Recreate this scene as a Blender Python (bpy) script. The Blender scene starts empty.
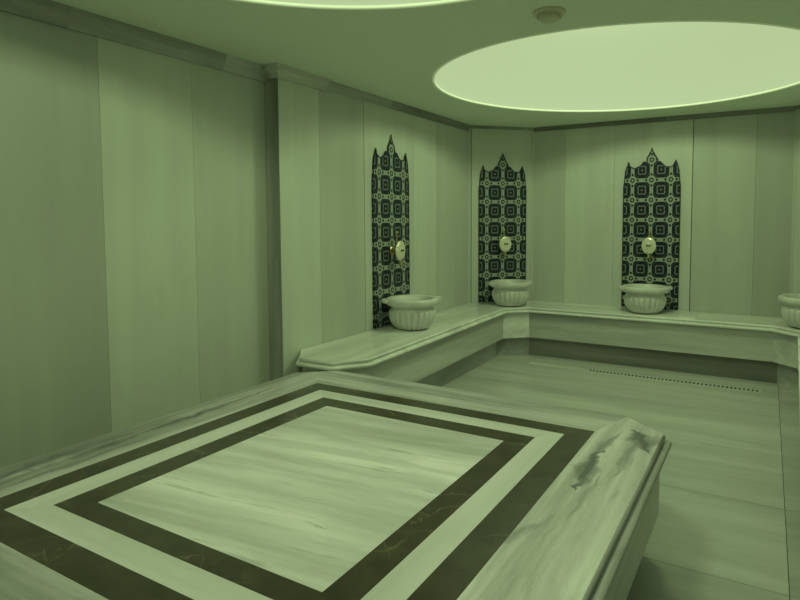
import bpy, bmesh, math, random
from mathutils import Vector, Matrix
random.seed(4)
scene = bpy.context.scene
COL = scene.collection
F = 0.58            # height of platform and bench tops above the floor
CEIL = F + 2.115
PI = math.pi

# ------------------------------------------------------------------ helpers
def link(o, parent=None):
    COL.objects.link(o)
    if parent is not None:
        o.parent = parent
    return o

def obj(name, bm, mats, parent=None, smooth=False, recalc=True, angle=None):
    if recalc:
        bmesh.ops.recalc_face_normals(bm, faces=bm.faces)
    me = bpy.data.meshes.new(name)
    bm.to_mesh(me); bm.free()
    for m in (mats if isinstance(mats, (list, tuple)) else [mats]):
        me.materials.append(m)
    if smooth:
        for p in me.polygons:
            p.use_smooth = True
        if angle is not None:
            me.set_sharp_from_angle(angle=math.radians(angle))
    return link(bpy.data.objects.new(name, me), parent)

def thing(name, label, cat, loc=(0, 0, 0), rz=0.0, group=None):
    o = bpy.data.objects.new(name, None)
    o.empty_display_size = 0.1
    link(o)
    o.location = loc
    o.rotation_euler = (0, 0, rz)
    o['label'] = label; o['category'] = cat
    if group: o['group'] = group
    return o

def struct(o):
    o['kind'] = 'structure'
    return o

def tone_layer(bm):
    l = bm.loops.layers.float_color.get('tone')
    return l if l else bm.loops.layers.float_color.new('tone')

def paint(bm, faces, tone, seed=None):
    l = tone_layer(bm)
    s = random.random() if seed is None else seed
    for f in faces:
        for lp in f.loops:
            lp[l] = (tone, s, 0, 1)

def prism(bm, pts, z0, z1, tone=1.0, seed=None, mi=0):
    """closed prism over a plan outline"""
    b = [bm.verts.new((x, y, z0)) for x, y in pts]
    t = [bm.verts.new((x, y, z1)) for x, y in pts]
    n = len(pts); fs = [bm.faces.new(t), bm.faces.new(b[::-1])]
    for i in range(n):
        fs.append(bm.faces.new((b[i], b[(i+1) % n], t[(i+1) % n], t[i])))
    for f in fs: f.material_index = mi
    paint(bm, fs, tone, seed)
    return fs

def box(bm, lo, hi, tone=1.0, seed=None, mi=0):
    (x0, y0, z0), (x1, y1, z1) = lo, hi
    return prism(bm, [(x0, y0), (x1, y0), (x1, y1), (x0, y1)], z0, z1, tone, seed, mi)

def slab3(bm, a, b, z0, z1, n, t0, t1, tone=1.0, seed=None, mi=0):
    """vertical panel from plan point a to plan point b, between depths t0..t1 along n"""
    a, b, n = Vector(a), Vector(b), Vector(n)
    p = [a + n*t0, b + n*t0, b + n*t1, a + n*t1]
    return prism(bm, [(q.x, q.y) for q in p], z0, z1, tone, seed, mi)

def offset(pts, d, closed=True):
    """offset of a polyline to its left by d (mitred)"""
    n = len(pts); out = []
    for i in range(n):
        p = Vector(pts[i])
        e0 = (p - Vector(pts[i-1])) if (closed or i > 0) else None
        e1 = (Vector(pts[(i+1) % n]) - p) if (closed or i < n-1) else None
        if e0 is None: e0 = e1
        if e1 is None: e1 = e0
        e0 = e0.normalized(); e1 = e1.normalized()
        n0 = Vector((-e0.y, e0.x)); n1 = Vector((-e1.y, e1.x))
        m = (n0 + n1)
        m = m / max(m.length, 1e-6)
        q = p + m * (d / max(m.dot(n0), 0.3))
        out.append((q.x, q.y))
    return out

def sweep_profile(bm, pts, prof, closed, tone=1.0, seed=None, mi=0):
    """prof: list of (outset_to_left, z); sweeps along plan polyline"""
    rings = []
    for d, z in prof:
        rings.append([bm.verts.new((x, y, z)) for x, y in offset(pts, d, closed)])
    fs = []
    n = len(pts)
    for a, b in zip(rings, rings[1:]):
        for i in range(n if closed else n-1):
            j = (i+1) % n
            fs.append(bm.faces.new((a[i], a[j], b[j], b[i])))
    for f in fs: f.material_index = mi
    paint(bm, fs, tone, seed)
    return fs

def lathe(bm, prof, seg=48, rfun=None, mi=0, tone=1.0, mat=None):
    """prof: list of (r,z) from the bottom, revolved round z"""
    rings = []
    for r, z in prof:
        if r < 1e-5:
            rings.append([bm.verts.new((0, 0, z))])
        else:
            ring = []
            for k in range(seg):
                a = 2*PI*k/seg
                rr = r * (rfun(a, z) if rfun else 1.0)
                ring.append(bm.verts.new((rr*math.cos(a), rr*math.sin(a), z)))
            rings.append(ring)
    fs = []
    for A, B in zip(rings, rings[1:]):
        for k in range(seg):
            j = (k+1) % seg
            if len(A) == 1 and len(B) == 1: continue
            if len(A) == 1: fs.append(bm.faces.new((A[0], B[j], B[k])))
            elif len(B) == 1: fs.append(bm.faces.new((A[k], A[j], B[0])))
            else: fs.append(bm.faces.new((A[k], A[j], B[j], B[k])))
    for f in fs: f.material_index = mi
    if mat is not None:
        vs = {v for f in fs for v in f.verts}
        bmesh.ops.transform(bm, matrix=mat, verts=list(vs))
    paint(bm, fs, tone)
    return fs

def tube(bm, path, radii, seg=12, tone=1.0):
    path = [Vector(p) for p in path]
    if not isinstance(radii, (list, tuple)): radii = [radii]*len(path)
    rings = []
    up0 = Vector((1, 0, 0))
    for i, p in enumerate(path):
        t = (path[min(i+1, len(path)-1)] - path[max(i-1, 0)]).normalized()
        u = up0 - t*up0.dot(t)
        if u.length < 1e-3: u = Vector((0, 1, 0)) - t*t.y
        u.normalize(); w = t.cross(u)
        rings.append([bm.verts.new(p + (u*math.cos(2*PI*k/seg) + w*math.sin(2*PI*k/seg))*radii[i]) for k in range(seg)])
    fs = []
    for A, B in zip(rings, rings[1:]):
        for k in range(seg):
            j = (k+1) % seg
            fs.append(bm.faces.new((A[k], A[j], B[j], B[k])))
    fs.append(bm.faces.new(rings[0][::-1])); fs.append(bm.faces.new(rings[-1]))
    paint(bm, fs, tone)
    return fs

# ------------------------------------------------------------------ materials
class NT:
    def __init__(s, name):
        s.m = bpy.data.materials.new(name); s.m.use_nodes = True
        s.t = s.m.node_tree; s.N = s.t.nodes; s.L = s.t.links
        s.bsdf = s.N['Principled BSDF']
    def new(s, typ, **kw):
        n = s.N.new(typ)
        for k, v in kw.items(): setattr(n, k, v)
        return n
    def put(s, sock, v):
        if hasattr(v, 'is_output'): s.L.new(v, sock)
        else: sock.default_value = v
    def math(s, op, a, b=None, c=None, clamp=False):
        n = s.new('ShaderNodeMath', operation=op, use_clamp=clamp)
        s.put(n.inputs[0], a)
        if b is not None: s.put(n.inputs[1], b)
        if c is not None: s.put(n.inputs[2], c)
        return n.outputs[0]
    def mix(s, fac, a, b, blend='MIX'):
        n = s.new('ShaderNodeMix', data_type='RGBA', blend_type=blend)
        s.put(n.inputs[0], fac); s.put(n.inputs[6], a); s.put(n.inputs[7], b)
        return n.outputs[2]
    def ramp(s, fac, stops):
        n = s.new('ShaderNodeValToRGB')
        e = n.color_ramp.elements
        while len(e) < len(stops): e.new(0.5)
        for el, (p, c) in zip(e, stops):
            el.position = p; el.color = c if len(c) == 4 else (*c, 1)
        s.put(n.inputs[0], fac)
        return n.outputs[0]
    def noise(s, vec, scale, detail=4, rough=.55, dist=0.0):
        n = s.new('ShaderNodeTexNoise')
        s.put(n.inputs['Vector'], vec); n.inputs['Scale'].default_value = scale
        n.inputs['Detail'].default_value = detail; n.inputs['Roughness'].default_value = rough
        n.inputs['Distortion'].default_value = dist
        return n.outputs['Fac']
    def coords(s, rot=(0, 0, 0), scale=(1, 1, 1), attr=True):
        """object coordinates, shifted per stone by the seed kept in the tone attribute"""
        tc = s.new('ShaderNodeTexCoord')
        v = tc.outputs['Object']; tone = 1.0
        if attr:
            at = s.new('ShaderNodeAttribute', attribute_name='tone')
            sp = s.new('ShaderNodeSeparateColor'); s.L.new(at.outputs['Color'], sp.inputs[0])
            tone = sp.outputs[0]
            sh = s.new('ShaderNodeCombineXYZ')
            k = s.math('MULTIPLY', sp.outputs[1], 37.0)
            for i in range(3): s.L.new(k, sh.inputs[i])
            ad = s.new('ShaderNodeVectorMath', operation='ADD')
            s.L.new(v, ad.inputs[0]); s.L.new(sh.outputs[0], ad.inputs[1]); v = ad.outputs[0]
        r = s.new('ShaderNodeMapping', vector_type='POINT')
        r.inputs['Rotation'].default_value = rot
        s.L.new(v, r.inputs['Vector'])
        mp = s.new('ShaderNodeMapping'); mp.inputs['Scale'].default_value = scale
        s.L.new(r.outputs[0], mp.inputs['Vector'])
        return mp.outputs[0], r.outputs[0], tone

def grey(v): return (v, v, v, 1)

def marble(name, along='x', base=.66, vein=.30, rough=.3, stretch=14, freq=.9, amount=1.0, warm=.97, rot=(0, 0, 0), patch=0.0, wobble=.5, dash=0.0, tint=(1, 1, 1), veins=()):
    """streaked white marble; streaks run along one axis"""
    n = NT(name)
    hi = stretch*freq
    sc = {'x': (freq, hi, hi), 'y': (hi, freq, hi), 'z': (hi, hi, freq)}[along]
    v, raw, tone = n.coords(rot, sc)
    wob = n.noise(raw, 2.2, 3)
    # let the streaks wander a little
    wv = n.new('ShaderNodeVectorMath', operation='MULTIPLY_ADD')
    cmb = n.new('ShaderNodeCombineXYZ')
    for i in range(3): n.L.new(wob, cmb.inputs[i])
    n.L.new(cmb.outputs[0], wv.inputs[0]); wv.inputs[1].default_value = (wobble, wobble, wobble); n.L.new(v, wv.inputs[2])
    s1 = n.noise(wv.outputs[0], 1.0, 6, .62, .3)
    s2 = n.noise(wv.outputs[0], .33, 4, .5, .2)
    cloud = n.noise(raw, 1.3, 3)
    f1 = n.ramp(s1, [(.36, grey(0)), (.62, grey(1))])
    f2 = n.ramp(s2, [(.42, grey(0)), (.70, grey(1))])
    f = n.math('MULTIPLY', n.math('ADD', n.math('MULTIPLY', f1, .45), n.math('MULTIPLY', f2, .55)), amount, clamp=True)
    if patch:
        s3 = n.noise(wv.outputs[0], .55, 5, .6, .6)
        f3 = n.math('MULTIPLY', n.ramp(s3, [(.60, grey(0)), (.70, grey(1))]), patch)
        f = n.math('MAXIMUM', f, f3)
    if dash:                                              # thin short dark dashes along the grain
        s4 = n.noise(wv.outputs[0], 2.1, 5, .6, .2)
        f4 = n.math('MULTIPLY', n.ramp(s4, [(.56, grey(0)), (.68, grey(1))]), dash)
        f = n.math('MAXIMUM', f, f4)
    vg = []
    for (ax, ay, bx, by, wd, st) in veins:                # a few strong dark veins at fixed places in the stone
        tc = n.new('ShaderNodeTexCoord'); sp = n.new('ShaderNodeSeparateXYZ'); n.L.new(tc.outputs['Object'], sp.inputs[0])
        wn = n.math('MULTIPLY', n.math('SUBTRACT', n.noise(tc.outputs['Object'], 9, 4), .5), wd*2.2)
        L = math.hypot(bx-ax, by-ay); dx, dy = (bx-ax)/L, (by-ay)/L
        px, py = n.math('SUBTRACT', sp.outputs[0], ax), n.math('SUBTRACT', sp.outputs[1], ay)
        al = n.math('DIVIDE', n.math('ADD', n.math('MULTIPLY', px, dx), n.math('MULTIPLY', py, dy)), L)
        ac = n.math('ADD', n.math('SUBTRACT', n.math('MULTIPLY', px, -dy), n.math('MULTIPLY', py, -dx)), wn)
        taper = n.math('MULTIPLY', n.math('SUBTRACT', 1.0, n.math('ABSOLUTE', n.math('SUBTRACT', n.math('MULTIPLY', al, 2.0), 1.0)), clamp=True), wd)
        g = n.math('SUBTRACT', 1.0, n.math('DIVIDE', n.math('ABSOLUTE', ac), n.math('MAXIMUM', taper, .0005)), clamp=True)
        br = n.ramp(n.noise(wv.outputs[0], 1.4, 5, .65), [(.34, grey(.15)), (.55, grey(1))])
        g = n.math('MULTIPLY', n.math('MULTIPLY', n.math('POWER', g, .6), br), st)
        vg.append(g)
    c = n.mix(f, (base*tint[0], base*tint[1], base*warm*tint[2], 1), (vein*.97, vein, vein*.98, 1))
    for g in vg:
        c = n.mix(n.math('MINIMUM', g, 1.0), c, (.075, .08, .085, 1))
    c = n.mix(n.math('MULTIPLY', cloud, .25), c, grey(base*.62))
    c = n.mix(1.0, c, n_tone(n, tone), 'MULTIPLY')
    n.L.new(c, n.bsdf.inputs['Base Color'])
    n.bsdf.inputs['Roughness'].default_value = rough
    n.bsdf.inputs['Specular IOR Level'].default_value = .4
    return n.m

def n_tone(n, tone):
    cmb = n.new('ShaderNodeCombineColor')
    for i in range(3): n.put(cmb.inputs[i], tone)
    return cmb.outputs[0]

def emperador(name):
    n = NT(name)
    v, raw, tone = n.coords((0, 0, 0), (1, 1, 1))
    w = n.noise(raw, 5, 4)
    cloud = n.noise(raw, 9, 5, .65)
    vo = n.new('ShaderNodeTexVoronoi', feature='DISTANCE_TO_EDGE')
    ad = n.new('ShaderNodeVectorMath', operation='MULTIPLY_ADD')
    cmb = n.new('ShaderNodeCombineXYZ')
    for i in range(3): n.L.new(w, cmb.inputs[i])
    n.L.new(cmb.outputs[0], ad.inputs[0]); ad.inputs[1].default_value = (.35, .35, .35); n.L.new(raw, ad.inputs[2])
    n.L.new(ad.outputs[0], vo.inputs['Vector']); vo.inputs['Scale'].default_value = 5.0
    vein = n.ramp(vo.outputs['Distance'], [(0.0, grey(1)), (.022, grey(0))])
    gate = n.ramp(n.noise(raw, 3.0, 2), [(.48, grey(0)), (.62, grey(1))])
    c = n.ramp(cloud, [(.25, (.034, .032, .021)), (.55, (.060, .054, .036)), (.8, (.095, .082, .056))])
    c = n.mix(n.math('MULTIPLY', n.math('MULTIPLY', vein, gate), .55), c, (.30, .26, .18, 1))
    n.L.new(c, n.bsdf.inputs['Base Color'])
    n.bsdf.inputs['Roughness'].default_value = .28
    n.bsdf.inputs['Specular IOR Level'].default_value = .4
    return n.m

def plain(name, col, rough=.5, metal=0.0, spec=.5, noise=0.0, em=None):
    n = NT(name)
    c = (*col, 1)
    if noise:
        tc = n.new('ShaderNodeTexCoord')
        f = n.noise(tc.outputs['Object'], 6, 4)
        c = n.mix(n.math('MULTIPLY', f, noise), c, (col[0]*.5, col[1]*.5, col[2]*.5, 1))
    n.put(n.bsdf.inputs['Base Color'], c)
    n.bsdf.inputs['Roughness'].default_value = rough
    n.bsdf.inputs['Metallic'].default_value = metal
    n.bsdf.inputs['Specular IOR Level'].default_value = spec
    if em:
        n.bsdf.inputs['Emission Color'].default_value = (*em[0], 1)
        n.bsdf.inputs['Emission Strength'].default_value = em[1]
    return n.m

LIGHTCOL = (.745, 1.0, .46)
M = {}
M['wall'] = marble('wall marble', 'z', .66, .47, .34, 18, .35, .6, tint=(.95, 1, .93))
M['wall_dark'] = marble('grey veined wall marble', 'z', .60, .20, .34, 20, .5, 1.2)
M['cornice'] = marble('cornice marble', 'y', .52, .20, .45, 14, .6, 1.1)
M['cornice_x'] = marble('cornice marble along back', 'x', .50, .20, .45, 14, .6, 1.1)
M['slab_x'] = marble('slab marble x', 'x', .90, .36, .28, 11, .9, 1.05, dash=.7, tint=(1.06, 1, 1.10), rot=(0, 0, -.10))
M['border_x'] = marble('border marble x', 'x', .70, .18, .28, 17, .7, 1.25, tint=(1.06, 1, 1.10), veins=[(-.6, 1.09, .6, 1.06, .025, .5)])
M['border_y'] = marble('border marble y', 'y', .74, .18, .28, 17, .7, 1.25, patch=.9, tint=(1.06, 1, 1.10), veins=[(.935, .28, .925, .74, .055, 1.25), (1.00, 1.06, 1.13, .78, .10, 1.1), (1.04, .45, 1.06, .95, .03, .6), (.90, .60, .96, 1.0, .03, .7), (.98, .05, .99, .5, .02, .5), (.80, -.25, .95, .1, .03, .5), (-1.07, -.95, -1.02, .25, .07, 1.0), (-1.0, -.3, -1.03, .9, .035, .8), (-.95, -.9, -.93, -.1, .025, .6)])
M['band_x'] = marble('light band marble x', 'x', .78, .50, .28, 14, .7, .9, tint=(1.06, 1, 1.10))
M['band_y'] = marble('light band marble y', 'y', .78, .50, .28, 14, .7, .9, tint=(1.06, 1, 1.10))
M['dark'] = emperador('dark brown veined marble')
M['seat'] = marble('bench seat marble', 'y', .82, .46, .26, 12, .7, 1.0)
M['seat_x'] = marble('bench seat marble x', 'x', .82, .46, .26, 12, .7, 1.0)
M['apron_x'] = marble('bench apron marble x', 'x', .68, .32, .34, 14, .6, 1.0)
M['apron_y'] = marble('bench apron marble y', 'y', .68, .32, .34, 14, .6, 1.0)
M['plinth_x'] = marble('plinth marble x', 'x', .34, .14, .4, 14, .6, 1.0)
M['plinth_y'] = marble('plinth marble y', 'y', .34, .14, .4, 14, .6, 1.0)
M['floor'] = marble('floor marble', 'x', .60, .38, .22, 10, .5, 1.0)
M['grout'] = plain('dark joint', (.06, .065, .05), .8)
M['basin'] = marble('basin marble', 'z', .72, .52, .35, 3, 3, .7)
M['ceiling'] = plain('painted ceiling', (.76, .82, .72), .9, spec=.1, noise=.06)
M['dome'] = plain('white dome', (.15, .15, .16), .9, spec=.05, em=((.74, .94, .50), .49))
M['rim'] = plain('white dome rim', (.8, .8, .78), .6, em=(LIGHTCOL, .12))  # faint emission imitates the light caught by the rim
M['plastic'] = plain('aged white plastic', (.58, .56, .44), .5)
M['slot'] = plain('dark slot', (.02, .022, .018), .8)
M['steel'] = marble('grate stone', 'x', .66, .5, .35, 10, 1.0, .6)
M['brass'] = plain('brass', (.55, .47, .22), .28, metal=.9)
M['cream'] = plain('polished pale brass', (.86, .84, .66), .22, metal=.35, noise=.1)
M['darkbrass'] = plain('dark brass', (.10, .09, .04), .4, metal=.6)

def tile_material():
    n = NT('blue and green patterned tile')
    tc = n.new('ShaderNodeTexCoord')
    sp = n.new('ShaderNodeSeparateXYZ'); n.L.new(tc.outputs['Object'], sp.inputs[0])
    T = .2017
    def cell(a, off, T=T):
        q = n.math('ADD', n.math('DIVIDE', a, T), off)
        return n.math('SUBTRACT', n.math('FRACT', q), .5)
    u = cell(sp.outputs[0], 0.0)            # motif centres at +-T/2 from the middle
    v = cell(sp.outputs[2], .452, .2195)
    au, av = n.math('ABSOLUTE', u), n.math('ABSOLUTE', v)
    mx = n.math('MAXIMUM', au, av)
    r = n.math('SQRT', n.math('ADD', n.math('MULTIPLY', u, u), n.math('MULTIPLY', v, v)))
    ang = n.math('ARCTAN2', v, u)
    pet = n.math('COSINE', n.math('MULTIPLY', ang, 8.0))
    def lt(a, b): return n.math('LESS_THAN', a, b)
    def gt(a, b): return n.math('GREATER_THAN', a, b)
    def AND(a, b): return n.math('MULTIPLY', a, b)
    pale = (.33, .37, .32, 1); navy = (.010, .013, .034, 1); teal = (.045, .075, .06, 1)
    mid = (.17, .20, .18, 1); gold = (.30, .27, .10, 1)
    # ground: pale cross bands between the dark squares
    c = n.mix(0.0, pale, pale)
        # dark square with cut corners
    dia = n.math('ADD', au, av)
    sq = AND(lt(mx, .405), lt(dia, .69))
    c = n.mix(sq, c, navy)
    # leaf marks in the square's corners
    lf = AND(AND(gt(dia, .54), lt(dia, .60)), sq)
    c = n.mix(lf, c, teal)
    # petalled flower
    pet4 = n.math('COSINE', n.math('MULTIPLY', ang, 4.0))
    rr = n.math('ADD', r, n.math('MULTIPLY', pet4, .035))
    c = n.mix(AND(lt(rr, .25), gt(rr, .18)), c, mid)
    c = n.mix(AND(gt(n.math('ADD', r, n.math('MULTIPLY', pet, .025)), .10), lt(r, .165)), c, navy)
    c = n.mix(lt(r, .045), c, gold)
    # little flowers on the pale bands
    ou, ov = n.math('SUBTRACT', .5, au), n.math('SUBTRACT', .5, av)
    d1 = n.math('SQRT', n.math('ADD', n.math('MULTIPLY', ou, ou), n.math('MULTIPLY', ov, ov)))
    c = n.mix(lt(d1, .12), c, navy); c = n.mix(lt(d1, .06), c, pale)
    au3 = n.math('SUBTRACT', av, .22)
    d2 = n.math('SQRT', n.math('ADD', n.math('MULTIPLY', ou, ou), n.math('MULTIPLY', au3, au3)))
    c = n.mix(lt(d2, .06), c, navy)
    au4 = n.math('SUBTRACT', au, .22)
    d3 = n.math('SQRT', n.math('ADD', n.math('MULTIPLY', ov, ov), n.math('MULTIPLY', au4, au4)))
    c = n.mix(lt(d3, .06), c, navy)
    n.L.new(c, n.bsdf.inputs['Base Color'])
    n.bsdf.inputs['Roughness'].default_value = .3
    n.bsdf.inputs['Specular IOR Level'].default_value = .35
    return n.m
M['tile'] = tile_material()
M['tile_edge'] = plain('navy tile border', (.018, .022, .04), .3)

# ------------------------------------------------------------------ plan
XA, XB, YB = -3.25, -3.111, 6.805
XM = -1.155                                   # middle of the washing alcove
def mir(x): return 2*XM - x
YP = 3.16                                     # where the alcove wall steps in
YC, XC = 6.228, -2.509                        # ends of the slanting wall
YN = -1.7                                     # wall behind the camera
XR, XRA = mir(XB), mir(XA)

# ------------------------------------------------------------------ floor
bm = bmesh.new()
box(bm, (XA-.3, YN-.3, -.12), (XRA+.3, YB+.3, -.004), 1, mi=1)
ys = [YN-.2, -.58, .26, 1.10, 1.94, 2.78, 3.62, 4.46, 5.30, 6.9]
joint = {2.78: .0016, 3.62: .0018}
xs = [XA-.2, .12, XRA+.2]
for i in range(len(xs)-1):
    for j in range(len(ys)-1):
        g = .0018
        g0, g1 = joint.get(ys[j], .0006), joint.get(ys[j+1], .0006)
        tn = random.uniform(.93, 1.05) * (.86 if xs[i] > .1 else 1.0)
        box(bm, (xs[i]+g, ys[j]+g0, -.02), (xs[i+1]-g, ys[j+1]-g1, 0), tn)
struct(obj('floor', bm, [M['floor'], M['grout']]))

# ------------------------------------------------------------------ walls: stone panels on a dark backing
def wall(name, a, b, n, cuts, tones, dark_joints=(), mats=None, z0=0.0, dark_panels=()):
    """a->b along the wall foot, n points into the room; cuts are distances from a"""
    a, b, n = Vector(a), Vector(b), Vector(n).normalized()
    L = (b-a).length; d = (b-a)/L
    bm = bmesh.new()
    slab3(bm, a, b, z0, CEIL+.02, n, -.14, -.006, 1, mi=1)
    cs = [0] + list(cuts) + [L]
    for i in range(len(cs)-1):
        g0 = .004 if i in dark_joints else .0011
        g1 = .004 if (i+1) in dark_joints else .0011
        if i == 0: g0 = 0
        if i == len(cs)-2: g1 = 0
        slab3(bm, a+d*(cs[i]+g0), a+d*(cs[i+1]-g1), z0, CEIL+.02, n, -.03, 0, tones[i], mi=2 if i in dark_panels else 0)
    return struct(obj(name, bm, [M['wall'], M['grout'], M['wall_dark']]))

# left wall beside the platform
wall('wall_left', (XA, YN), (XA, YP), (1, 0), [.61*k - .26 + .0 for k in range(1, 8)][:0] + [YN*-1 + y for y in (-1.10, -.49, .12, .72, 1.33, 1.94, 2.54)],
     [.70, .70, .70, .70, .70, .76, 1.0, .92])  # near panels toned darker: lens vignetting put into the stone colour
# the step: a pilaster end in grey veined stone, then the alcove's left wall
bm = bmesh.new()
prism(bm, [(XA-.14, YP), (XB-.002, YP), (XB-.002, YP+.03), (XA-.14, YP+.03)], 0, CEIL+.02, .8)
struct(obj('trim_1', bm, M['wall_dark']))
wall('wall_alcove_left', (XB, YP+.002), (XB, YC), (1, 0), [3.595-YP, 4.18-YP, 5.00-YP, 5.46-YP], [1.05, .86, .97, 1.0, .92], dark_joints=(2,))
dn = Vector((.577, -.602)).normalized()
wall('wall_slant_left', (XB, YC), (XC, YB), (YB-YC, -(XC-XB)), [.035, .80], [.9, .96, .9], dark_joints=(1,))
wall('wall_back', (XC, YB), (mir(XC), YB), (0, -1), [-2.118-XC, -1.549-XC, -.724-XC, -.129-XC], [.93, 1.05, .97, .84, .74], dark_joints=(3,))  # right-hand panels darker: own stone tone plus painted-in lens vignetting
wall('wall_slant_right', (mir(XC), YB), (mir(XB), YC), (-(YB-YC), -(XC-XB)), [.035, .80], [.85, .9, .85], dark_joints=(2,))
wall('wall_alcove_right', (XR, YC), (XR, YP+.002), (-1, 0), [.77, 1.23, 2.05, 2.63], [.92, .95, .95, .88, 1.0], dark_joints=(3,))
bm = bmesh.new()
prism(bm, [(XR+.002, YP), (XRA+.14, YP), (XRA+.14, YP+.03), (XR+.002, YP+.03)], 0, CEIL+.02, .8)
struct(obj('trim_2', bm, M['wall_dark']))
wall('wall_right', (XRA, YP), (XRA, YN), (-1, 0), [.62, 1.22, 1.83, 2.44, 3.04, 3.65, 4.26], [.88, 1, .93, .93, 1, .9, .96, .9])
wall('wall_behind', (XRA, YN), (XA, YN), (0, 1), [.6*k for k in range(1, 7)], [.9, 1, .95, .92, 1, .9, .95])

# ------------------------------------------------------------------ cornices (plan path runs with the room on its right)
def cornice(name, path, h, p, mat, tones):
    bm = bmesh.new()
    prof = [(0.0, CEIL-h), (-p*.35, CEIL-h), (-p*.45, CEIL-h*.66), (-p*.75, CEIL-h*.5), (-p*.85, CEIL-h*.2), (-p, CEIL-h*.16), (-p, CEIL+.01), (0.0, CEIL+.01)]
    for (a, b), tn in zip(zip(path, path[1:]), tones):
        sweep_profile(bm, [a, b], prof, False, tn)
    return struct(obj(name, bm, mat))
cornice('trim_3', [(XA, YN), (XA, .3), (XA, 1.78), (XA, 2.78), (XA, YP)], .105, .055, M['cornice'], [.62, .85, 1.0, 1.3])
bm = bmesh.new()
hh, pp = .090, .055
prof = [(0.0, CEIL-hh), (-pp*.4, CEIL-hh), (-pp*.5, CEIL-hh*.6), (-pp, CEIL-hh*.45), (-pp, CEIL+.01), (0.0, CEIL+.01)]
sweep_profile(bm, [(XA, YP), (XB, YP), (XB, 3.66)], prof, False, 1.25)
struct(obj('trim_4', bm, M['cornice']))
cornice('trim_5', [(XB, 3.66), (XB, 4.6), (XB, YC)], .072, .024, M['cornice'], [1.0, .75])
cornice('trim_6', [(XB, YC), (XC, YB)], .036, .014, M['cornice_x'], [.8])
cornice('trim_7', [(XC, YB), (-1.0, YB), (mir(XC), YB)], .05, .02, M['cornice_x'], [.6, .6])  # shade of the gap under the ceiling painted in as a dark tone
cornice('trim_8', [(mir(XC), YB), (XR, YC)], .036, .014, M['cornice_x'], [.8])
cornice('trim_9', [(XR, YC), (XR, YP)], .056, .022, M['cornice'], [.9])
cornice('trim_10', [(XRA, YP), (XRA, YN)], .072, .035, M['cornice'], [.9])

# ------------------------------------------------------------------ ceiling with two round openings
LIGHTS = [(-1.051, 4.845, 1.44, math.radians(34), 1.485/1.42, 1.357/1.42), (-1.216, 1.287, 1.44, 0.0, 1.0, 1.0)]   # slightly oval openings
SEG = 128
bm = bmesh.new()
outer = [(XA-.3, YN-.3), (XRA+.3, YN-.3), (XRA+.3, YB+.3), (XA-.3, YB+.3)]
edges = []
def loop_edges(pts):
    vs = [bm.verts.new((x, y, CEIL)) for x, y in pts]
    return [bm.edges.new((vs[i], vs[(i+1) % len(vs)])) for i in range(len(vs))]
edges += loop_edges(outer)
for cx, cy, R, rot, ex, ey in LIGHTS:
    lpts = []
    for k in range(SEG):
        a, b_ = R*ex*math.cos(2*PI*k/SEG), R*ey*math.sin(2*PI*k/SEG)
        lpts.append((cx+a*math.cos(rot)-b_*math.sin(rot), cy+a*math.sin(rot)+b_*math.cos(rot)))
    edges += loop_edges(lpts)
bmesh.ops.triangle_fill(bm, use_beauty=True, use_dissolve=False, edges=edges)
for f in list(bm.faces):
    if f.normal.z > 0: f.normal_flip()
c = obj('ceiling', bm, M['ceiling'], recalc=False)
struct(c)

H = .86
labels = ['large round glowing dome light in the ceiling above the wash basins',
          'round glowing dome light above the stone platform, mostly cut off by the top edge']
for i, (cx, cy, R, rot, ex, ey) in enumerate(LIGHTS):
    t = thing('dome_light', labels[i], 'ceiling light', (cx, cy, CEIL), 0, 'round dome lights in the ceiling')
    bm = bmesh.new()
    prof = []
    for k in range(0, 25):
        a = PI/2*k/24
        prof.append(((R+.012)*math.cos(a) if k < 24 else 0.0, .012 + H*math.sin(a)))
    lathe(bm, prof, SEG)
    obj('dome', bm, M['dome'], t, smooth=True)
    bm = bmesh.new()
    lathe(bm, [(R+.012, .014), (R+.012, -.003), (R+.006, -.005), (R-.006, -.003), (R-.008, .004), (R-.006, .014), (R+.012, .014)], SEG)
    obj('rim', bm, M['rim'], t, smooth=True)
    ld = bpy.data.lights.new('dome_lamp', 'POINT')
    ld.energy = (84, 77)[i]; ld.color = LIGHTCOL; ld.shadow_soft_size = .26
    lo = bpy.data.objects.new('dome_lamp', ld); link(lo, t)
    lo.location = (0, 0, .74)
    t.rotation_euler = (0, 0, rot); t.scale = (ex, ey, 1)

# ------------------------------------------------------------------ stone platform
t = thing('stone_platform', 'large raised marble platform with two dark brown inlaid frames in the foreground', 'platform', (-1.54, 1.79, 0))
t_off = Vector((-1.54, 1.79, 0))
def tobj(name, bm, mats, **kw):
    bmesh.ops.translate(bm, vec=-t_off, verts=bm.verts)
    return obj(name, bm, mats, t, **kw)
X = [-2.402, -2.289, -2.174, -2.056, -1.022, -.913, -.807, -.691]
Y = [.868, .978, 1.080, 1.167, 2.407, 2.517, 2.621, 2.726]
zt, th = F, .03
bm = bmesh.new(); box(bm, (X[3], Y[3], zt-th), (X[4], Y[4], zt))
tobj('centre_slab', bm, M['slab_x'])
def band(name, k, mx, my):
    x0, x1, x2, x3 = X[k], X[k+1], X[6-k], X[7-k]
    y0, y1, y2, y3 = Y[k], Y[k+1], Y[6-k], Y[7-k]
    bm = bmesh.new()
    prism(bm, [(x0, y0), (x3, y0), (x2, y1), (x1, y1)], zt-th, zt, 1, mi=0)
    prism(bm, [(x1, y2), (x2, y2), (x3, y3), (x0, y3)], zt-th, zt, 1, mi=0)
    prism(bm, [(x0, y0), (x1, y1), (x1, y2), (x0, y3)], zt-th, zt, 1, mi=1)
    prism(bm, [(x2, y1), (x3, y0), (x3, y3), (x2, y2)], zt-th, zt, 1, mi=1)
    return tobj(name, bm, [mx, my])
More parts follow.
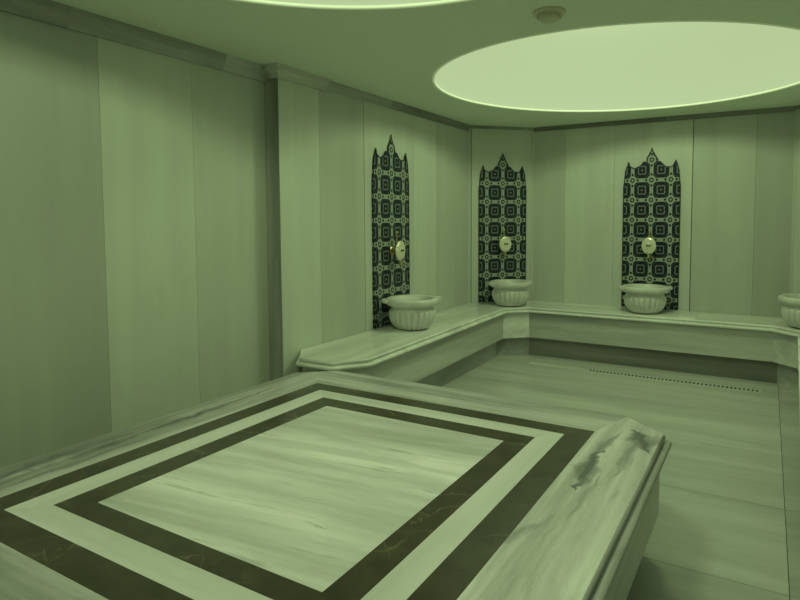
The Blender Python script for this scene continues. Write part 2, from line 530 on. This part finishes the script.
band('inner_dark_band', 2, M['dark'], M['dark'])
band('light_band', 1, M['band_x'], M['band_y'])
band('outer_dark_band', 0, M['dark'], M['dark'])
PX0, PX1, PY0, PY1 = -2.69, -.402, .57, 3.022
chx, chy = .21, .18
EDGE = [(PX0+chx, PY0), (PX1-chx, PY0), (PX1, PY0+chy), (PX1, PY1-chy), (PX1-chx, PY1), (PX0+chx, PY1), (PX0, PY1-chy), (PX0, PY0+chy)]  # ccw
x0, x3, y0, y3 = X[0], X[7], Y[0], Y[7]
bm = bmesh.new()
def lp(a, b, f): return (a[0]+(b[0]-a[0])*f, a[1]+(b[1]-a[1])*f)
q_ne = lp(EDGE[4], EDGE[3], .05); q_nw = lp(EDGE[5], EDGE[6], .5); q_sw = lp(EDGE[0], EDGE[7], .5); q_se = lp(EDGE[1], EDGE[2], .5)
prism(bm, [(x3, y0), q_se, EDGE[2], EDGE[3], q_ne, (x3, y3)], zt-th, zt, 1.0, .62, 1)       # right border
prism(bm, [(x3, y3), q_ne, EDGE[4], EDGE[5], q_nw, (x0, y3)], zt-th, zt, .95, .21, 0)       # far border
prism(bm, [(x0, y3), q_nw, EDGE[6], EDGE[7], q_sw, (x0, y0)], zt-th, zt, .86, .40, 1)       # left border
prism(bm, [(x0, y0), q_sw, EDGE[0], EDGE[1], q_se, (x3, y0)], zt-th, zt, 1.0, .77, 0)       # near border
tobj('border_slab', bm, [M['border_x'], M['border_y']])
# moulded edge: quarter round, cove, bead
OUT = EDGE[::-1]   # clockwise so that "left" is outwards
prof = [(-.002, zt), (.005, zt-.004), (.009, zt-.012), (.008, zt-.019), (.001, zt-.023), (-.001, zt-.028), (.006, zt-.031), (.024, zt-.032), (.033, zt-.036), (.037, zt-.043), (.035, zt-.053), (.028, zt-.060), (.012, zt-.063), (-.03, zt-.063)]
bm = bmesh.new(); sweep_profile(bm, OUT, prof, True, .95)
tobj('edge_moulding', bm, M['border_y'], smooth=True, angle=50)
body = offset(OUT, -.012)
bm = bmesh.new(); prism(bm, body[::-1], F-.38, zt-th-.001, .88, mi=0)
tobj('side_panel', bm, M['apron_y'])
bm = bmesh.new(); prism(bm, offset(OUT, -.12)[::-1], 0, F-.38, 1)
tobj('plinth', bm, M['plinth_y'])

# ------------------------------------------------------------------ bench round the alcove
FR = [(XB+.004, 3.345), (-2.955, 3.175), (-2.665, 3.185), (-2.51, 3.40), (-2.60, 6.115), (-2.375, 6.325)]
FRONT = FR + [(mir(x), y) for x, y in FR[::-1]]          # left end -> back -> right end ; seat lies on its left
BACK = [(XB+.004, YC-.002), (XC+.002, YB-.004), (mir(XC)-.002, YB-.004), (mir(XB)-.004, YC-.002)]
b = thing('marble_bench', 'long pale marble wall bench wrapping round the alcove under the basins', 'bench', (XM, 6.3, 0))
b_off = Vector((XM, 6.3, 0))
def bobj(name, bm, mats, **kw):
    bmesh.ops.translate(bm, vec=-b_off, verts=bm.verts)
    return obj(name, bm, mats, b, **kw)
inner = FRONT
def seat_piece(bm, pts, tone, mi, seed):
    # the seat falls slightly towards its front edge
    for f in prism(bm, pts, F-.03, F, tone, seed, mi)[:1]:
        for v in f.verts:
            if v.co.y > YB-.02 or abs(v.co.x-XM) > abs(XB-XM)-.02: v.co.z += .010
bm = bmesh.new()
J = -.62                                                  # joint in the seat right of the middle basin
K = len(FR)-1                                             # FRONT[K] is the left end of the back run
xj = FR[-3][0] + (FR[-2][0]-FR[-3][0])*(4.9-FR[-3][1])/(FR[-2][1]-FR[-3][1])
seat_piece(bm, FRONT[:K-1] + [(xj, 4.9), (BACK[0][0], 4.9)], 1.02, 0, .3)
seat_piece(bm, [(BACK[0][0], 4.902), (xj, 4.902), FRONT[K-1], BACK[0]], 1.0, 0, .34)
seat_piece(bm, [FRONT[K-1], FRONT[K], BACK[1], BACK[0]], 1.02, 0, .5)
seat_piece(bm, [FRONT[K], (J-.001, FRONT[K][1]), (J-.001, BACK[1][1]), BACK[1]], 1.06, 1, .6)
seat_piece(bm, [(J+.001, FRONT[K][1]), FRONT[K+1], BACK[2], (J+.001, BACK[1][1])], .98, 1, .8)
seat_piece(bm, [FRONT[K+1], FRONT[K+2], BACK[3], BACK[2]], .98, 0, .52)
seat_piece(bm, FRONT[K+2:] + [BACK[3]], 1.0, 0, .33)
bobj('seat_slab', bm, [M['seat'], M['seat_x']])
# nosing: FRONT walked from right end to left end puts the outside on its left
NOSE = FRONT[::-1]
NOSE = [(x, y) for x, y in NOSE]
prof = [(-.002, F), (.005, F-.004), (.009, F-.011), (.008, F-.018), (.001, F-.022), (-.001, F-.028), (.006, F-.031), (.022, F-.032), (.031, F-.036), (.035, F-.043), (.034, F-.052), (.027, F-.060), (.010, F-.063), (-.05, F-.063)]
prof_l = [(-d, z) for d, z in prof]
bm = bmesh.new()
sweep_profile(bm, FRONT, [(-d, z) for d, z in prof], False, 1.1)
for v in bm.verts: v.co.x = min(max(v.co.x, XB+.004), mir(XB)-.004)
bobj('seat_nosing', bm, M['seat_x'], smooth=True, angle=50)
def facing(name, d0, d1, z0, z1, mx, my, tones, skip_ends=True):
    """upright stone facing that follows the bench front"""
    cl = lambda P: [(min(max(x, XB+.004), mir(XB)-.004), y) for x, y in P]
    A, B = cl(offset(FRONT, d0, False)), cl(offset(FRONT, d1, False))
    bm = bmesh.new()
    for i in range(len(FRONT)-1):
        horiz = abs(FRONT[i+1][0]-FRONT[i][0]) > 1.0
        prism(bm, [A[i], A[i+1], B[i+1], B[i]], z0, z1, tones[i], None, 0 if horiz else 1)
    return bobj(name, bm, [mx, my])
facing('apron_panel', .012, .04, F-.352, F-.030, M['apron_x'], M['apron_y'], [1, 1, 1, .95, 1.22, 1.0, 1.05, .9, 1, 1, 1])
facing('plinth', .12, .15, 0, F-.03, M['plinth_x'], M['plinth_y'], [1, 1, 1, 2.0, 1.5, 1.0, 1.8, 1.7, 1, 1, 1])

# ------------------------------------------------------------------ tile panels
HALF = [(.303, .018), (.303, 1.36), (.294, 1.43), (.286, 1.535), (.272, 1.590), (.263, 1.597), (.256, 1.637), (.249, 1.651), (.241, 1.637), (.233, 1.603), (.210, 1.580), (.180, 1.573),
        (.150, 1.580), (.118, 1.603), (.092, 1.637), (.074, 1.643), (.058, 1.637), (.050, 1.660), (.058, 1.680), (.040, 1.705), (.022, 1.725), (.012, 1.755), (0, 1.800)]
OUTL = [(-x, z) for x, z in HALF] + [(x, z) for x, z in HALF[::-1][1:]]
def tile_panel():
    bm = bmesh.new()
    f0 = [bm.verts.new((x, -.012, z)) for x, z in OUTL]
    f1 = [bm.verts.new((x, .0, z)) for x, z in OUTL]
    n = len(OUTL)
    bm.faces.new(f0)
    for i in range(n):
        bm.faces.new((f0[i], f0[(i+1) % n], f1[(i+1) % n], f1[i]))
    paint(bm, bm.faces, 1)
    bmesh.ops.triangulate(bm, faces=[f for f in bm.faces if len(f.verts) > 4])
    return bm
def edge_strip():
    bm = bmesh.new()
    o2 = [(x, z) for x, z in OUTL]
    inn = offset(o2, .010, True)
    inn = offset(o2, -.010, True)
    a = [bm.verts.new((x, -.015, z)) for x, z in o2]; c2 = [bm.verts.new((x, -.015, max(z, .018))) for x, z in inn]
    a2 = [bm.verts.new((x, -.011, z)) for x, z in o2]; c3 = [bm.verts.new((x, -.011, max(z, .018))) for x, z in inn]
    n = len(o2)
    for i in range(n-1):
        j = i+1
        bm.faces.new((a[i], a[j], c2[j], c2[i])); bm.faces.new((a[i], a[j], a2[j], a2[i])); bm.faces.new((c2[i], c2[j], c3[j], c3[i]))
    paint(bm, bm.faces, 1)
    return bm

SL = Vector((XC-XB, YB-YC)).normalized()
SN = Vector((SL.y, -SL.x))
SLM = Vector((XB, YC)) + SL*(.514*Vector((XC-XB, YB-YC)).length)
RZS = math.atan2(SN.x, -SN.y)
NICHES = [   # wall point, rotation, outward normal
    (Vector((XB, 4.592)), PI/2, Vector((1, 0))),
    (SLM, RZS, SN),
    (Vector((-1.140, YB)), 0.0, Vector((0, -1))),
    (Vector((mir(SLM.x), SLM.y)), -RZS, Vector((-SN.x, SN.y))),
]
tlab = ['patterned blue tile panel with pointed top on the left wall behind the nearest basin',
        'patterned blue tile panel with pointed top on the slanting corner wall',
        'patterned blue tile panel with pointed top on the back wall']
proto = None
for i in range(3):
    p, rz, nn = NICHES[i]
    r = thing('tile_panel', tlab[i], 'tile panel', (p.x+nn.x*.001, p.y+nn.y*.001, F+.001), rz, 'patterned tile panels above the basins')
    if proto is None:
        k1 = obj('tile_face', tile_panel(), M['tile'], r)
        k2 = obj('tile_border', edge_strip(), M['tile_edge'], r)
        proto = r
    else:
        for ch in proto.children:
            c2 = ch.copy(); COL.objects.link(c2); c2.parent = r

# ------------------------------------------------------------------ wash basins
def flute(a, z):
    k = max(0.0, min(1.0, (.168-z)/.02))
    return 1.0 - k*.085*(1-abs(math.cos(a*11)))**1.6
def make_basin(root):
    bm = bmesh.new()
    prof = [(0, 0), (.130, 0), (.148, .006), (.178, .032), (.203, .070), (.216, .110), (.217, .148), (.210, .172), (.198, .184), (.194, .198), (.200, .212)]
    lathe(bm, prof, 220, flute)
    obj('bowl', bm, M['basin'], root, smooth=True, angle=60)
    bm = bmesh.new()
    prof = [(.198, .210), (.222, .216), (.240, .226), (.247, .242), (.246, .264), (.240, .276), (.228, .281), (.198, .278), (.188, .268), (.178, .232), (.155, .160), (.110, .115), (.06, .10), (0, .096)]
    lathe(bm, prof, 64)
    obj('rim', bm, M['basin'], root, smooth=True, angle=60)
    for s in (-1, 1):
        bm = bmesh.new()
        pts = [(.236, -.060), (.268, -.052), (.281, -.032), (.284, 0), (.281, .032), (.268, .052), (.236, .060)]
        prism(bm, [(s*x, s*y) for x, y in pts], .244, .277)
        bmesh.ops.bevel(bm, geom=list(bm.edges), offset=.005, segments=2, affect='EDGES')
        paint(bm, bm.faces, 1)
        obj('lug', bm, M['basin'], root, smooth=True, angle=40)
blab = ['round fluted marble wash basin on the left bench, nearest to the platform',
        'round fluted marble wash basin in the slanting left corner',
        'round fluted marble wash basin at the middle of the back wall',
        'round fluted marble wash basin cut off by the right edge']
proto = None
for i in range(4):
    p, rz, nn = NICHES[i]
    q = p + nn*[.268, .275, .272, .29][i] + Vector(([0, 0, 0, .05][i], [-.055, 0, 0, 0][i]))
    r = thing('wash_basin', blab[i], 'wash basin', (q.x, q.y, F+.0095), rz + [-.75, .15, .45, -.1][i], 'fluted marble basins on the bench')
    if proto is None:
        make_basin(r); proto = r
    else:
        for ch in proto.children:
            c2 = ch.copy(); COL.objects.link(c2); c2.parent = r

# ------------------------------------------------------------------ wall taps
def make_tap(root):
    RX = Matrix.Rotation(PI/2, 4, 'X')                    # lathe axis z -> -y (out of the wall)
    bm = bmesh.new()
    lathe(bm, [(0, 0), (.042, 0), (.042, .006), (.034, .014), (.020, .018), (0, .018)], 32, mat=Matrix.Translation((0, -.013, 0)) @ RX)
    obj('wall_plate', bm, M['brass'], root, smooth=True, angle=40)
    bm = bmesh.new()
    tube(bm, [(0, -.028, 0), (0, -.06, .002), (0, -.088, 0)], [.015, .018, .017], 16)
    obj('pipe', bm, M['brass'], root, smooth=True, angle=40)
    bm = bmesh.new()                                      # oval domed shell at the front
    S = Matrix.Diagonal((1.0, 1.0, 1.22, 1))
    def scal(a, z): return 1.0 + .02*math.cos(a*12)
    lathe(bm, [(0, 0), (.045, .0), (.068, .008), (.077, .018), (.074, .028), (.058, .036), (.045, .034), (.030, .038), (.012, .042), (0, .043)], 72, scal,
          mat=Matrix.Translation((0, -.086, 0)) @ S @ RX)
    sh = obj('shell', bm, M['cream'], root, smooth=True, angle=50)
    bm = bmesh.new()
    for sx in (-1, 1):
        lathe(bm, [(0, 0), (.010, .001), (.010, .006), (0, .009)], 16, mat=Matrix.Translation((sx*.014, -.127, .004)) @ RX)
    tube(bm, [(-.014, -.131, .004), (.014, -.131, .004)], .004, 8)
    obj('emblem', bm, M['darkbrass'], sh, smooth=True)
    bm = bmesh.new()                                      # spout below the shell
    tube(bm, [(0, -.09, -.05), (0, -.098, -.09), (0, -.104, -.118), (0, -.106, -.135)], [.020, .017, .013, .015], 16)
    obj('spout', bm, M['brass'], root, smooth=True, angle=40)
    bm = bmesh.new()                                      # small lever above
    tube(bm, [(0, -.062, .010), (0, -.064, .10), (0, -.066, .165)], [.009, .008, .007], 12)
    lathe(bm, [(0, -.012), (.011, -.008), (.014, 0), (.011, .008), (0, .012)], 16, mat=Matrix.Translation((0, -.066, .172)))
    obj('lever', bm, M['brass'], root, smooth=True, angle=40)
flab = ['wall tap with pale oval shell on the left wall tile panel, seen from the side',
        'wall tap with pale oval shell on the slanting corner tile panel',
        'wall tap with pale oval shell on the back wall tile panel']
proto = None
for i in range(3):
    p, rz, nn = NICHES[i]
    r = thing('wall_tap', flab[i], 'tap', (p.x, p.y, F+.715), rz, 'taps on the tile panels')
    if proto is None:
        make_tap(r); proto = r
    else:
        for ch in proto.children:
            c2 = ch.copy(); COL.objects.link(c2); c2.parent = r
            for g in ch.children:
                d2 = g.copy(); COL.objects.link(d2); d2.parent = c2

# ------------------------------------------------------------------ floor drain along the back bench
g = thing('drain_grate', 'long slotted floor drain strip along the foot of the back bench', 'drain', (-1.15, 6.05, 0))
bm = bmesh.new()
box(bm, (-1.12, -.045, 0), (1.13, .045, .004), 1)
obj('frame', bm, M['steel'], g)
bm = bmesh.new()
N = 44
for k in range(N):
    x = -.44 + 1.54*k/(N-1)
    box(bm, (x-.009, -.026, .0035), (x+.009, .026, .005), 1)
obj('slots', bm, M['slot'], g)

# ------------------------------------------------------------------ smoke detector
d = thing('smoke_detector', 'small round smoke detector on the ceiling between the two dome lights', 'smoke detector', (-1.06, 3.09, CEIL))
bm = bmesh.new()
lathe(bm, [(0, 0), (.088, 0), (.088, -.008), (.080, -.014), (.062, -.016), (0, -.016)][::-1], 48)
obj('base', bm, M['plastic'], d, smooth=True, angle=40)
bm = bmesh.new()
lathe(bm, [(0, -.052), (.030, -.052), (.046, -.046), (.056, -.034), (.060, -.016)], 48)
for k in range(12):
    a = 2*PI*k/12
    fs = box(bm, (.050, -.004, -.036), (.064, .004, -.016), 1)
    bmesh.ops.rotate(bm, cent=(0, 0, 0), matrix=Matrix.Rotation(a, 3, 'Z'), verts=list({v for f in fs for v in f.verts}))
obj('sensor_head', bm, M['plastic'], d, smooth=True, angle=40)

# ------------------------------------------------------------------ world and camera
w = bpy.data.worlds.new('World'); scene.world = w; w.use_nodes = True
w.node_tree.nodes['Background'].inputs[0].default_value = (0, 0, 0, 1)
w.node_tree.nodes['Background'].inputs[1].default_value = 0
cam = bpy.data.cameras.new('Camera')
co = bpy.data.objects.new('Camera', cam); link(co)
R = Matrix(((0.8719542032773114, 0.489582386912481, -0.002225716088512822),
            (-0.027697177911724543, 0.053866930081170716, 0.998163924503063),
            (-0.4888033691810596, 0.8702915834757383, -0.06052954657468361)))
mw = Matrix((R[0], R[1], -R[2])).transposed().to_4x4()
mw.translation = Vector((0, 0, F+1.0))
co.matrix_world = mw
cam.sensor_fit = 'HORIZONTAL'; cam.sensor_width = 36
cam.lens = 584.64/800*36
cam.shift_x = -(439.99-400)/800
cam.shift_y = (255.71-300)/800
cam.clip_start = .02
scene.camera = co
scene.view_settings.view_transform = 'Standard'
scene.view_settings.look = 'None'
scene.cycles.max_bounces = 10
scene.cycles.diffuse_bounces = 8
scene.cycles.sample_clamp_indirect = 4
